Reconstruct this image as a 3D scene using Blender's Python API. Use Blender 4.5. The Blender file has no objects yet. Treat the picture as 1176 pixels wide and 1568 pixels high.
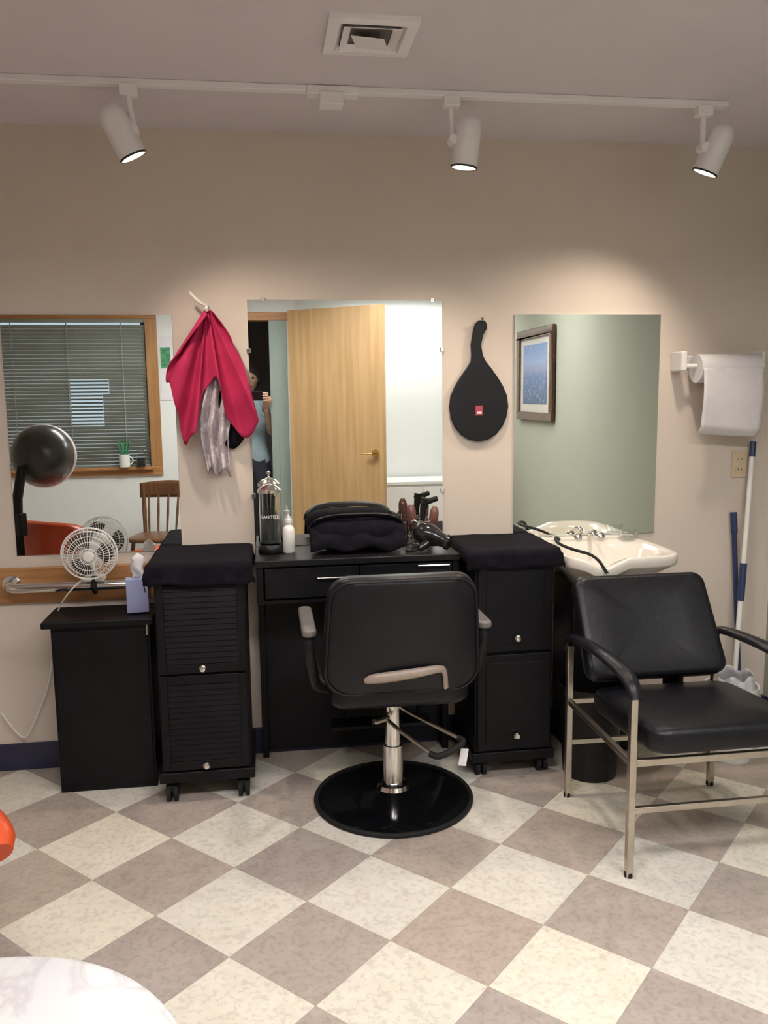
import bpy, bmesh, math, random
from mathutils import Vector, Matrix, noise
random.seed(4)
S=bpy.context.scene
COL=S.collection
sin,cos,pi=math.sin,math.cos,math.pi

# ---------------------------------------------------------------- materials
def mat(name,col,rough=.5,metal=0.,var=.0,scale=8.,bump=0.,bscale=60.,emis=0.,trans=0.,ior=1.45,coat=0.,stretch=None,col2=None,spec=None,alpha=1.):
    m=bpy.data.materials.new(name);m.use_nodes=True
    nt=m.node_tree;b=nt.nodes['Principled BSDF']
    c=(col[0],col[1],col[2],1)
    b.inputs['Base Color'].default_value=c
    b.inputs['Roughness'].default_value=rough;b.inputs['Metallic'].default_value=metal
    if spec is not None:b.inputs['Specular IOR Level'].default_value=spec
    if trans:b.inputs['Transmission Weight'].default_value=trans;b.inputs['IOR'].default_value=ior
    if coat:b.inputs['Coat Weight'].default_value=coat;b.inputs['Coat Roughness'].default_value=.08
    if emis:
        b.inputs['Emission Color'].default_value=c;b.inputs['Emission Strength'].default_value=emis
    if alpha<1:b.inputs['Alpha'].default_value=alpha
    tc=nt.nodes.new('ShaderNodeTexCoord');mp=nt.nodes.new('ShaderNodeMapping')
    nt.links.new(tc.outputs['Object'],mp.inputs[0])
    if stretch:mp.inputs['Scale'].default_value=stretch
    if var or col2:
        n=nt.nodes.new('ShaderNodeTexNoise');n.inputs['Scale'].default_value=scale;n.inputs['Detail'].default_value=5
        nt.links.new(mp.outputs[0],n.inputs['Vector'])
        r=nt.nodes.new('ShaderNodeValToRGB')
        r.color_ramp.elements[0].position=.35;r.color_ramp.elements[1].position=.65
        if col2:
            r.color_ramp.elements[0].color=(*col2,1);r.color_ramp.elements[1].color=c
        else:
            r.color_ramp.elements[0].color=(col[0]*(1-var),col[1]*(1-var),col[2]*(1-var),1)
            r.color_ramp.elements[1].color=(min(1,col[0]*(1+var)),min(1,col[1]*(1+var)),min(1,col[2]*(1+var)),1)
        nt.links.new(n.outputs['Fac'],r.inputs[0]);nt.links.new(r.outputs[0],b.inputs['Base Color'])
    if bump:
        n2=nt.nodes.new('ShaderNodeTexNoise');n2.inputs['Scale'].default_value=bscale;n2.inputs['Detail'].default_value=4
        nt.links.new(mp.outputs[0],n2.inputs['Vector'])
        bp=nt.nodes.new('ShaderNodeBump');bp.inputs['Strength'].default_value=bump;bp.inputs['Distance'].default_value=.01
        nt.links.new(n2.outputs['Fac'],bp.inputs['Height']);nt.links.new(bp.outputs[0],b.inputs['Normal'])
    return m
M={}
M['wall']=mat('wall_beige',(.63,.555,.485),.75,var=.02,scale=2,bump=.08,bscale=180)
M['wallgreen']=mat('wall_sage',(.32,.33,.265),.8,var=.02,scale=2,bump=.08,bscale=180)
M['wallwhite']=mat('wall_white',(.76,.78,.76),.8,var=.02,scale=2,bump=.05,bscale=180)
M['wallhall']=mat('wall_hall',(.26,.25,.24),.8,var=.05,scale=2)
M['ceil']=mat('ceiling_paint',(.68,.635,.665),.9,var=.02,scale=3,bump=.1,bscale=150)
M['navy']=mat('navy_vinyl',(.018,.02,.055),.5,var=.1,scale=10)
M['mirror']=mat('mirror_glass',(.86,.90,.88),.0,1.0,var=.005,scale=1)
M['chrome']=mat('chrome',(.75,.74,.72),.16,1.,var=.04,scale=20)
M['brushed']=mat('brushed_nickel',(.55,.50,.43),.32,1.,var=.06,scale=30)
M['bumper']=mat('taupe_bumper',(.30,.24,.20),.35,var=.08,scale=30)
M['brass']=mat('brass',(.75,.52,.2),.25,1.,var=.05,scale=20)
M['blacklam']=mat('black_laminate',(.007,.007,.009),.40,var=.15,scale=30,bump=.04,bscale=200,spec=.3)
M['blackwood']=mat('black_painted_wood',(.005,.005,.007),.45,var=.2,scale=14,bump=.05,bscale=120,spec=.22)
M['vinyl']=mat('black_vinyl',(.006,.006,.009),.36,var=.15,scale=12,bump=.12,bscale=220,spec=.32)
M['blackgloss']=mat('black_gloss',(.004,.004,.005),.10,var=.1,scale=12,coat=.3)
M['blackcloth']=mat('black_cloth',(.007,.006,.010),.9,var=.25,scale=30,bump=.3,bscale=300,spec=.12)
M['rubber']=mat('black_rubber',(.010,.010,.010),.7,var=.1,scale=20,spec=.3)
M['armsil']=mat('grey_urethane',(.16,.15,.145),.3,var=.1,scale=20)
M['white']=mat('white_plastic',(.78,.77,.75),.35,var=.02,scale=10)
M['lampwhite']=mat('white_enamel',(.82,.81,.82),.3,var=.02,scale=10)
M['lampglow']=mat('lamp_bulb',(1.,.90,.72),.5,emis=5.,var=.01)
M['grille']=mat('vent_white',(.82,.80,.81),.5,var=.03,scale=10)
M['dark']=mat('dark_void',(.03,.03,.03),.8,var=.1)
M['ventdark']=mat('vent_throat',(.16,.15,.15),.8,var=.1)
M['birch']=mat('birch_door',(.50,.32,.155),.42,scale=3.,stretch=(9,9,.5),col2=(.41,.25,.11),bump=.03,bscale=20)
M['oak']=mat('oak_trim',(.46,.235,.095),.4,scale=6,stretch=(.6,9,9),col2=(.33,.155,.055))
M['oakv']=mat('oak_trim_v',(.42,.225,.09),.4,scale=6,stretch=(9,9,.6),col2=(.32,.16,.06))
M['chairwood']=mat('brown_chair_wood',(.16,.065,.025),.35,scale=6,stretch=(9,9,.8),col2=(.09,.04,.016))
M['jamb']=mat('jamb_greygreen',(.22,.27,.24),.5,var=.04)
M['blind']=mat('blind_slat',(.27,.29,.25),.5,var=.04)
M['magenta']=mat('magenta_cloth',(.44,.024,.088),.8,var=.12,scale=10,bump=.15,bscale=250,spec=.2)
M['lace']=mat('lilac_lace',(.66,.60,.63),.85,scale=55,col2=(.46,.40,.44),bump=.5,bscale=90)
M['glass']=mat('clear_glass',(.95,.97,.97),.02,trans=1.,ior=1.3,var=.005)
M['liquid']=mat('disinfectant',(.08,.10,.11),.1,var=.05,alpha=.5)
M['orange']=mat('orange_vinyl',(.56,.07,.018),.35,var=.08,scale=9,bump=.08,bscale=200)
M['paper']=mat('paper_towel',(.74,.72,.74),.9,var=.02,scale=20,bump=.25,bscale=160)
M['porc']=mat('porcelain',(.72,.68,.61),.15,var=.02,coat=.4)
M['bluebox']=mat('pale_blue_card',(.34,.38,.62),.7,var=.04)
M['bluepole']=mat('blue_pole',(.025,.04,.11),.35,var=.1)
M['ivory']=mat('ivory_plate',(.60,.48,.34),.4,var=.03)
M['bag']=mat('plastic_bag',(.50,.50,.52),.3,var=.1,scale=20,bump=.6,bscale=25)
M['brownb']=mat('brown_bottle',(.16,.07,.06),.3,var=.2)
M['framebr']=mat('picture_frame_brown',(.10,.055,.035),.35,var=.3,scale=30)
M['matt']=mat('picture_mat',(.46,.43,.38),.8,var=.03)
M['skin']=mat('skin',(.50,.30,.22),.5,var=.06,scale=20)
M['hair']=mat('dark_hair',(.02,.014,.01),.5,var=.3,scale=40)
M['scrub']=mat('scrub_top',(.34,.44,.48),.8,var=.1,scale=14)
M['pants']=mat('pants',(.03,.035,.05),.8,var=.1)
M['label']=mat('white_print',(.8,.8,.8),.6,var=.01)
M['pink']=mat('pink_label',(.40,.05,.08),.5,var=.05)
M['smoke']=mat('smoked_plastic',(.015,.015,.017),.15,var=.1,coat=.3)
M['hood']=mat('hood_grey_plastic',(.06,.057,.055),.25,var=.1)
M['green']=mat('green_leaf_print',(.06,.26,.12),.6,var=.4,scale=30)
M['troffer']=mat('fluorescent_panel',(1.,.97,.95),.5,emis=21.5,var=.005)

def marble():
    m=mat('white_marble_laminate',(.82,.80,.78),.25)
    nt=m.node_tree;b=nt.nodes['Principled BSDF']
    tc=nt.nodes.new('ShaderNodeTexCoord')
    n=nt.nodes.new('ShaderNodeTexNoise');n.inputs['Scale'].default_value=4;n.inputs['Detail'].default_value=8;n.inputs['Distortion'].default_value=1.2
    r=nt.nodes.new('ShaderNodeValToRGB');e=r.color_ramp.elements
    e[0].position=.46;e[0].color=(.62,.62,.62,1);e[1].position=.54;e[1].color=(.62,.62,.62,1)
    k=e.new(.50);k.color=(.52,.50,.51,1)
    nt.links.new(tc.outputs['Object'],n.inputs['Vector']);nt.links.new(n.outputs['Fac'],r.inputs[0]);nt.links.new(r.outputs[0],b.inputs['Base Color'])
    return m
M['marble']=marble()

def floor_mat():
    m=bpy.data.materials.new('vinyl_checker_tile');m.use_nodes=True
    nt=m.node_tree;N=nt.nodes;L=nt.links;b=N['Principled BSDF']
    g=N.new('ShaderNodeNewGeometry');sp=N.new('ShaderNodeSeparateXYZ');L.new(g.outputs['Position'],sp.inputs[0])
    def mt(op,a,b_=None,c=None):
        n=N.new('ShaderNodeMath');n.operation=op
        for i,v in enumerate((a,b_,c)):
            if v is None:continue
            if isinstance(v,(int,float)):n.inputs[i].default_value=v
            else:L.new(v,n.inputs[i])
        return n.outputs[0]
    x,y=sp.outputs[0],sp.outputs[1]
    u=mt('DIVIDE',mt('ADD',mt('ADD',x,y),.568),.433)
    v=mt('DIVIDE',mt('SUBTRACT',mt('SUBTRACT',x,y),1.162),.433)
    fu=mt('FLOOR',u);fv=mt('FLOOR',v)
    par=mt('GREATER_THAN',mt('FRACT',mt('MULTIPLY',mt('ADD',mt('ADD',fu,fv),100.),.5)),.25)
    cb=N.new('ShaderNodeCombineXYZ');L.new(fu,cb.inputs[0]);L.new(fv,cb.inputs[1])
    wn=N.new('ShaderNodeTexWhiteNoise');wn.noise_dimensions='3D';L.new(cb.outputs[0],wn.inputs['Vector'])
    off=N.new('ShaderNodeVectorMath');off.operation='MULTIPLY_ADD';L.new(wn.outputs['Color'],off.inputs[0]);off.inputs[1].default_value=(9,9,9);L.new(g.outputs['Position'],off.inputs[2])
    def noi(s,d,dist=0):
        n=N.new('ShaderNodeTexNoise');n.inputs['Scale'].default_value=s;n.inputs['Detail'].default_value=d;n.inputs['Distortion'].default_value=dist
        L.new(off.outputs[0],n.inputs['Vector']);return n.outputs['Fac']
    n1=noi(14,7,.6);n2=noi(60,4,.3)
    def ramp(f,c0,c1,p0=.35,p1=.65):
        r=N.new('ShaderNodeValToRGB');r.color_ramp.elements[0].position=p0;r.color_ramp.elements[1].position=p1
        r.color_ramp.elements[0].color=(*c0,1);r.color_ramp.elements[1].color=(*c1,1);L.new(f,r.inputs[0]);return r.outputs[0]
    w=ramp(n1,(.665,.635,.56),(.725,.70,.63))
    d=ramp(n1,(.395,.335,.295),(.455,.395,.35))
    def mix(f,a,c,bt='MIX'):
        n=N.new('ShaderNodeMix');n.data_type='RGBA';n.blend_type=bt
        if isinstance(f,(int,float)):n.inputs[0].default_value=f
        else:L.new(f,n.inputs[0])
        L.new(a,n.inputs[6])
        if isinstance(c,tuple):n.inputs[7].default_value=c
        else:L.new(c,n.inputs[7])
        return n.outputs[2]
    col=mix(par,d,w)
    sc=ramp(n2,(.89,.88,.88),(1.03,1.03,1.03),.38,.50)
    col=mix(1.,col,sc,'MULTIPLY')
    tv=ramp(wn.outputs['Value'],(.92,.925,.95),(1.04,1.02,.96),0,1)
    col=mix(1.,col,tv,'MULTIPLY')
    def edge(a):
        fr=mt('FRACT',a);return mt('MINIMUM',fr,mt('SUBTRACT',1.,fr))
    e=mt('LESS_THAN',mt('MINIMUM',edge(u),edge(v)),.004)
    e2=mt('MULTIPLY',e,.4)
    col=mix(e2,col,(.2,.16,.14,1))
    L.new(col,b.inputs['Base Color'])
    b.inputs['Roughness'].default_value=.28
    bp=N.new('ShaderNodeBump');bp.inputs['Strength'].default_value=.04;bp.inputs['Distance'].default_value=.01;L.new(n1,bp.inputs['Height']);L.new(bp.outputs[0],b.inputs['Normal'])
    return m
M['floor']=floor_mat()

def painting_mat():
    m=mat('meadow_print',(.2,.3,.5),.4);nt=m.node_tree;N=nt.nodes;L=nt.links;b=N['Principled BSDF']
    tc=N.new('ShaderNodeTexCoord');sp=N.new('ShaderNodeSeparateXYZ');L.new(tc.outputs['Generated'],sp.inputs[0])
    r=N.new('ShaderNodeValToRGB');e=r.color_ramp.elements
    e[0].position=0;e[0].color=(.03,.08,.16,1);e[1].position=1;e[1].color=(.07,.17,.36,1)
    for p_,c in ((.45,(.07,.13,.26)),(.58,(.16,.20,.32)),(.70,(.18,.25,.42))):
        k=e.new(p_);k.color=(*c,1)
    L.new(sp.outputs[2],r.inputs[0])
    n=N.new('ShaderNodeTexNoise');n.inputs['Scale'].default_value=28;n.inputs['Detail'].default_value=3
    L.new(tc.outputs['Object'],n.inputs['Vector'])
    r2=N.new('ShaderNodeValToRGB');r2.color_ramp.elements[0].position=.56;r2.color_ramp.elements[1].position=.66
    L.new(n.outputs['Fac'],r2.inputs[0])
    mx=N.new('ShaderNodeMix');mx.data_type='RGBA';L.new(r2.outputs[0],mx.inputs[0]);L.new(r.outputs[0],mx.inputs[6]);mx.inputs[7].default_value=(.26,.22,.32,1)
    L.new(mx.outputs[2],b.inputs['Base Color'])
    return m
M['painting']=painting_mat()

# ---------------------------------------------------------------- builders
def G(name,loc=(0,0,0),rz=0.,local=False):
    e=bpy.data.objects.new(name,None);COL.objects.link(e);e.empty_display_size=.05
    e.location=loc;e.rotation_euler=(0,0,rz)
    e['_loc']=0 if local else 1
    return e
def attach(o,parent):
    if parent is None:return
    o.parent=parent
    if parent['_loc']:
        o.matrix_parent_inverse=(Matrix.Translation(parent.location)@Matrix.Rotation(parent.rotation_euler[2],4,'Z')).inverted()
class MB:
    def __init__(s):s.v=[];s.f=[]
    def add(s,vs,fs):
        o=len(s.v);s.v+=[tuple(a) for a in vs];s.f+=[tuple(i+o for i in q) for q in fs];return s
    def box(s,x0,x1,y0,y1,z0,z1,R=None,c=None):
        vs=[Vector((x,y,z)) for x in(x0,x1) for y in(y0,y1) for z in(z0,z1)]
        if R is not None:
            c=Vector(c) if c else Vector(((x0+x1)/2,(y0+y1)/2,(z0+z1)/2));vs=[R@(a-c)+c for a in vs]
        return s.add(vs,[(0,1,3,2),(4,6,7,5),(0,4,5,1),(2,3,7,6),(0,2,6,4),(1,5,7,3)])
    def tube(s,pts,r,n=10,sm=0,closed=False,flat=None):
        P=[Vector(a) for a in pts]
        rr=list(r) if isinstance(r,(list,tuple)) else [r]*len(P)
        for _ in range(sm):
            Q=[P[0]];q=[rr[0]]
            for i in range(len(P)-1):
                Q+=[P[i]*.75+P[i+1]*.25,P[i]*.25+P[i+1]*.75];q+=[rr[i]*.75+rr[i+1]*.25,rr[i]*.25+rr[i+1]*.75]
            Q.append(P[-1]);q.append(rr[-1]);P,rr=Q,q
        m=len(P);T=[]
        for i in range(m):
            if closed:t=P[(i+1)%m]-P[i-1]
            else:t=P[min(i+1,m-1)]-P[max(i-1,0)]
            T.append(t.normalized() if t.length>1e-9 else Vector((0,0,1)))
        up=Vector((0,0,1)) if abs(T[0].z)<.9 else Vector((0,1,0))
        nrm=(up-T[0]*up.dot(T[0])).normalized()
        vs=[]
        for i in range(m):
            nrm=(nrm-T[i]*nrm.dot(T[i]));nrm=nrm.normalized() if nrm.length>1e-6 else T[i].orthogonal().normalized()
            bn=T[i].cross(nrm)
            for k in range(n):
                a=2*pi*k/n
                f1=1. if not flat else flat[0];f2=1. if not flat else flat[1]
                vs.append(P[i]+(nrm*cos(a)*f1+bn*sin(a)*f2)*rr[i])
        fs=[]
        for i in range(m if closed else m-1):
            j=(i+1)%m
            for k in range(n):
                k2=(k+1)%n;fs.append((i*n+k,i*n+k2,j*n+k2,j*n+k))
        if not closed:
            fs.append(tuple(range(n-1,-1,-1)));fs.append(tuple((m-1)*n+k for k in range(n)))
        return s.add(vs,fs)
    def lathe(s,prof,c=(0,0,0),R=None,n=36,sx=1,sy=1,cap=True):
        c=Vector(c);vs=[];fs=[]
        for r,z in prof:
            for k in range(n):
                a=2*pi*k/n;q=Vector((r*cos(a)*sx,r*sin(a)*sy,z))
                if R is not None:q=R@q
                vs.append(q+c)
        for i in range(len(prof)-1):
            for k in range(n):
                k2=(k+1)%n;fs.append((i*n+k,i*n+k2,(i+1)*n+k2,(i+1)*n+k))
        if cap and prof[0][0]>1e-5:fs.append(tuple(range(n-1,-1,-1)))
        if cap and prof[-1][0]>1e-5:fs.append(tuple((len(prof)-1)*n+k for k in range(n)))
        return s.add(vs,fs)
    def grid(s,fn,nu,nv,cu=False):
        vs=[fn(i/nu,j/nv) for i in range(nu+(0 if cu else 1)) for j in range(nv+1)]
        W=nv+1;fs=[]
        for i in range(nu):
            i2=(i+1)%nu if cu else i+1
            for j in range(nv):
                fs.append((i*W+j,i2*W+j,i2*W+j+1,i*W+j+1))
        return s.add(vs,fs)
    def prism(s,ol,fn,d0,d1):
        n=len(ol);vs=[fn(a,b,d0) for a,b in ol]+[fn(a,b,d1) for a,b in ol]
        fs=[tuple(range(n)),tuple(range(2*n-1,n-1,-1))]+[(i,i+n,(i+1)%n+n,(i+1)%n) for i in range(n)]
        return s.add(vs,fs)
    def build(s,name,m,parent=None,smooth=True,bevel=0,seg=3,solid=0,sub=0,ang=40):
        me=bpy.data.meshes.new(name);me.from_pydata(s.v,[],s.f);me.update()
        bm=bmesh.new();bm.from_mesh(me);bmesh.ops.remove_doubles(bm,verts=bm.verts,dist=1e-6);bmesh.ops.recalc_face_normals(bm,faces=bm.faces);bm.to_mesh(me);bm.free()
        o=bpy.data.objects.new(name,me);COL.objects.link(o)
        me.materials.append(M[m] if isinstance(m,str) else m)
        if smooth:
            me.polygons.foreach_set('use_smooth',[True]*len(me.polygons));me.set_sharp_from_angle(angle=math.radians(ang))
        if solid:
            md=o.modifiers.new('solid','SOLIDIFY');md.thickness=solid;md.offset=0
        if bevel:
            md=o.modifiers.new('bevel','BEVEL');md.width=bevel;md.segments=seg;md.limit_method='ANGLE';md.angle_limit=math.radians(35)
            me.polygons.foreach_set('use_smooth',[True]*len(me.polygons));me.set_sharp_from_angle(angle=math.radians(180))
            md.harden_normals=True
        if sub:
            md=o.modifiers.new('sub','SUBSURF');md.levels=sub;md.render_levels=sub
        attach(o,parent);return o
def rrect(w,h,r,n=6,cx=0,cy=0):
    o=[]
    for sx,sy,a0 in((1,1,0),(-1,1,pi/2),(-1,-1,pi),(1,-1,1.5*pi)):
        for k in range(n+1):
            a=a0+pi/2*k/n;o.append((cx+sx*(w/2-r)+r*cos(a),cy+sy*(h/2-r)+r*sin(a)))
    return o
XZ=lambda a,b,d:Vector((a,d,b))
XY=lambda a,b,d:Vector((a,b,d))

# ---------------------------------------------------------------- room
H=2.467
MB().box(-2.5,2.3,-4.5,.1,-.1,0).box(-.95,.25,-5.7,-4.5,-.1,0).build('floor','floor',smooth=False)
MB().box(-2.5,2.3,-3.67,.1,H,H+.1).box(.15,2.3,-4.5,-3.67,H,H+.1).box(-.95,.15,-5.7,-3.67,H,H+.1).build('ceiling','ceil',smooth=False)
MB().box(-2.5,2.3,0,.1,0,H).build('wall_back','wall',smooth=False)
MB().box(2.2,2.3,-4.5,0,0,H).build('wall_right','wallgreen',smooth=False)
MB().box(-2.5,-2.4,-3.67,0,0,H).build('wall_left','wall',smooth=False)
Y0,Y1=-3.67,-3.55
MB().box(-2.4,-2.1,Y0,Y1,0,H).build('wall_front_left','wallwhite',smooth=False)
MB().box(-2.1,-.88,Y0,Y1,0,.92).build('wall_front_below_window','wallwhite',smooth=False)
MB().box(-2.1,-.88,Y0,Y1,2.12,H).build('wall_front_above_window','wallwhite',smooth=False)
MB().box(-.88,-.66,Y0,Y1,0,H).build('wall_front_middle','wallwhite',smooth=False)
MB().box(-.66,.10,Y0,Y1,2.12,H).build('wall_front_above_door','wallwhite',smooth=False)
MB().box(.10,.27,Y0,Y1,0,H).build('wall_front_right','wallwhite',smooth=False)
MB().box(.15,.27,-4.4,-3.67,0,H).build('wall_alcove_side','wallwhite',smooth=False)
MB().box(.15,2.2,-4.5,-4.4,0,H).build('wall_alcove_rear','wallwhite',smooth=False)
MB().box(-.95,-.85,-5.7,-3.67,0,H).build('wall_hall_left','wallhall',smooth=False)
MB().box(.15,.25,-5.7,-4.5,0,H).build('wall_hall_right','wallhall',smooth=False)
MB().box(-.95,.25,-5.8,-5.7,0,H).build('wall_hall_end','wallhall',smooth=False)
MB().box(-2.4,2.2,-.012,0,0,.11).build('baseboard_back','navy',bevel=.003)
MB().box(2.188,2.2,-4.4,-.012,0,.11).build('baseboard_right','navy',bevel=.003)
MB().box(-2.4,-2.388,-3.55,-.012,0,.11).build('baseboard_left','navy',bevel=.003)

# window with blinds (seen in the left mirror)
w=G('window_1',(-1.5,-3.55,1.5))
MB().box(-2.17,-.81,-3.55,-3.53,2.08,2.17).box(-2.17,-.81,-3.55,-3.53,.86,.93).build('casing_horizontal','oak',w,bevel=.004)
MB().box(-2.17,-2.08,-3.55,-3.53,.93,2.08).box(-.90,-.81,-3.55,-3.53,.93,2.08).build('casing_vertical','oakv',w,bevel=.004)
MB().box(-2.1,-.88,-3.66,-3.50,.905,.93).build('stool','oak',w,bevel=.004)
MB().box(-2.09,-.89,-3.655,-3.65,.93,2.11).build('pane','glass',w,smooth=False)
b=MB();z=.96
Rb=Matrix.Rotation(math.radians(58),3,'X');Ro=Matrix.Rotation(math.radians(26),3,'X')
while z<2.05:
    if 1.25<z<1.63:
        for xa,xb,RR in((-2.07,-1.50,Rb),(-1.497,-1.25 if z<1.5 else -1.20,Ro),(-1.247 if z<1.5 else -1.197,-.91,Rb)):b.box(xa,xb,-3.575,-3.545,z-.0008,z+.0008,R=RR)
    else:b.box(-2.07,-.91,-3.575,-3.545,z-.0008,z+.0008,R=Rb)
    z+=.028
b.box(-2.08,-.905,-3.58,-3.54,2.055,2.08).box(-2.07,-.91,-3.57,-3.55,.932,.945)
for xx in(-1.9,-1.49,-1.08):b.box(xx-.004,xx+.004,-3.540,-3.539,.94,2.06)
b.build('blind','blind',w,smooth=False)

# doorway + door leaf
d=G('door_1',(.235,-3.53,0))
MB().box(-.66,-.61,-3.69,-3.53,0,2.07).box(.06,.12,-3.69,-3.53,0,2.07).box(.12,.20,-3.55,-3.53,0,2.07).build('jamb','jamb',d,bevel=.003)
MB().box(-.66,.25,-3.69,-3.53,2.07,2.135).build('header','oak',d,bevel=.003)
h0=Vector((.235,-3.50,0));h1=Vector((.92,-3.0,0));dv=(h1-h0).normalized();nv=Vector((-dv.y,dv.x,0))
def DR(a,b_,t):return h0+dv*a+nv*t+Vector((0,0,b_))
LW=(h1-h0).length
MB().prism([(0,.01),(LW,.01),(LW,2.14),(0,2.14)],DR,0,.042).build('leaf','birch',d,smooth=False)
k=MB()
for t,sg in((.042,1),(0,-1)):
    c=DR(LW-.07,1.03,t);k.tube([c,c+nv*.012*sg],.03,20);k.tube([c,c+nv*.05*sg],.011,12)
    k.tube([c+nv*.05*sg,c+nv*.055*sg-dv*.10],.009,12)
k.build('lever_handle','brass',d)

# ---------------------------------------------------------------- mirrors on wall
def wall_mirror(x0,x1,z0,z1,clips):
    g=G('wall_mirror',((x0+x1)/2,-.003,(z0+z1)/2))
    MB().box(x0,x1,-.007,-.001,z0,z1).build('glass','mirror',g,smooth=False)
    c=MB()
    for x,z in clips:c.box(x-.008,x+.008,-.012,-.0005,z-.009,z+.009)
    c.build('clips','chrome',g,bevel=.002)
wall_mirror(-.964,-.338,.872,1.787,[(-.6,.872)])
wall_mirror(-.05,.72,.873,1.845,[(.01,1.845),(.68,1.845),(-.05,1.65),(.72,1.65),(-.05,1.08),(.72,1.08)])
wall_mirror(1.022,1.648,.872,1.790,[(1.2,.872),(1.5,.872)])

# ---------------------------------------------------------------- ceiling vent
g=G('ceiling_vent',(.325,-.91,H))
v=MB();cx,cy=.325,-.91
def ring(mb,ho,hi,z0,z1):
    vs=[]
    for hh,zz in((ho,z0),(hi,z1)):
        for sx,sy in((-1,-1),(1,-1),(1,1),(-1,1)):vs.append((cx+sx*hh,cy+sy*hh,zz))
    mb.add(vs,[(i,(i+1)%4,(i+1)%4+4,i+4) for i in range(4)])
ring(v,.122,.092,H-.012,H-.014);ring(v,.122,.122,H-.012,H);ring(v,.092,.080,H-.014,H-.001)
ring(v,.080,.058,H-.018,H-.006)
v.build('frame','grille',g,smooth=False,solid=.002)
MB().box(cx-.046,cx+.046,cy-.046,cy+.046,H-.026,H-.023,R=Matrix.Rotation(.14,3,'Y')@Matrix.Rotation(.10,3,'X')@Matrix.Rotation(-.25,3,'Z')).build('core_plate','grille',g,bevel=.001)
MB().box(cx-.08,cx+.08,cy-.08,cy+.08,H-.003,H-.001).build('throat','ventdark',g,smooth=False)

# ---------------------------------------------------------------- track light
g=G('track_light',(.25,-.49,H))
MB().box(-2.3,1.63,-.507,-.473,H-.020,H).build('rail','lampwhite',g,bevel=.003)
MB().box(.17,.34,-.515,-.465,H-.030,H-.001).box(.21,.29,-.52,-.46,H-.062,H-.02).build('feed_box','lampwhite',g,bevel=.005)
def spot(x,dirv,stem,en):
    y=-.49
    MB().box(x-.028,x+.028,y-.02,y+.02,H-.05,H-.015).build('adapter','lampwhite',g,bevel=.004)
    bot=Vector((x+stem,y-.005,H-.155))
    MB().tube([(x,y,H-.03),(x,y,H-.08),bot],.010,12).tube([bot-Vector((.0,.02,0)),bot+Vector((0,.02,0))],.016,14).build('stem','lampwhite',g)
    dv=Vector(dirv).normalized();R=dv.to_track_quat('Z','Y').to_matrix()
    c=bot+Vector((.048 if stem>=0 and x>0 else -.044,0,0))-dv*.045
    rr=.044;prof=[(0,-.035),(.017,-.034),(.032,-.026),(.041,-.010),(rr,.012),(rr,.128),(rr-.003,.131),(rr-.005,.128),(rr-.007,.05),(0,.045)]
    MB().lathe(prof,c,R).build('shade','lampwhite',g)
    MB().lathe([(rr+.0005,.126),(rr+.001,.128),(rr+.0006,.1315),(rr-.003,.132)],c,R,cap=False).build('shade_lip','dark',g)
    MB().lathe([(0,.129),(.030,.127),(.0365,.120),(.036,.10),(.02,.06),(0,.055)],c,R).build('bulb','lampglow',g)
    L=bpy.data.lights.new('spot_lamp','SPOT');L.energy=en;L.color=(1.,.84,.69);L.spot_size=math.radians(110);L.spot_blend=1.;L.shadow_soft_size=.035
    o=bpy.data.objects.new('lamp_beam',L);COL.objects.link(o);o.location=c+dv*.15;o.rotation_euler=dv.to_track_quat('-Z','Y').to_euler();attach(o,g)
spot(-.39,(.42,.10,-.88),.012,32)
spot(.65,(-.10,.08,-.98),.004,32)
spot(1.545,(-.32,.22,-.90),0,36)

# room fluorescent troffers with unseen deep frames, added to shade the upper wall
for (x,y,hx,hy) in((-.3,-2.35,.58,.28),(1.25,-2.5,.58,.28),(1.3,-4.0,.47,.17)):
    g=G('ceiling_light_panel',(x,y,H));q=.04
    MB().box(x-hx-q,x+hx+q,y-hy-q,y-hy,H-.11,H-.001).box(x-hx-q,x+hx+q,y+hy,y+hy+q,H-.11,H-.001).box(x-hx-q,x-hx,y-hy,y+hy,H-.11,H-.001).box(x+hx,x+hx+q,y-hy,y+hy,H-.11,H-.001).build('cutoff_frame','grille',g,bevel=.003)
    MB().box(x-hx,x+hx,y-hy,y+hy,H-.024,H-.019).build('diffuser','troffer',g,smooth=False)

# ---------------------------------------------------------------- handrail
g=G('handrail',(-1.1,-.05,.75))
MB().box(-1.9,-.455,-.022,0,.685,.825).build('backboard','oak',g,bevel=.006)
MB().tube([(-.985,-.02,.765),(-.985,-.075,.765),(-.97,-.088,.762),(-.94,-.09,.76),(-.51,-.09,.76),(-.49,-.085,.76),(-.48,-.07,.76),(-.48,-.02,.76)],.019,16,sm=1).build('rail','chrome',g)
MB().tube([(-.985,-.022,.765),(-.985,-.032,.765)],.034,24).tube([(-.49,-.022,.76),(-.49,-.032,.76)],.030,24).tube([(-.68,-.022,.745),(-.68,-.07,.745)],.012,12).build('flanges','chrome',g)

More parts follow.
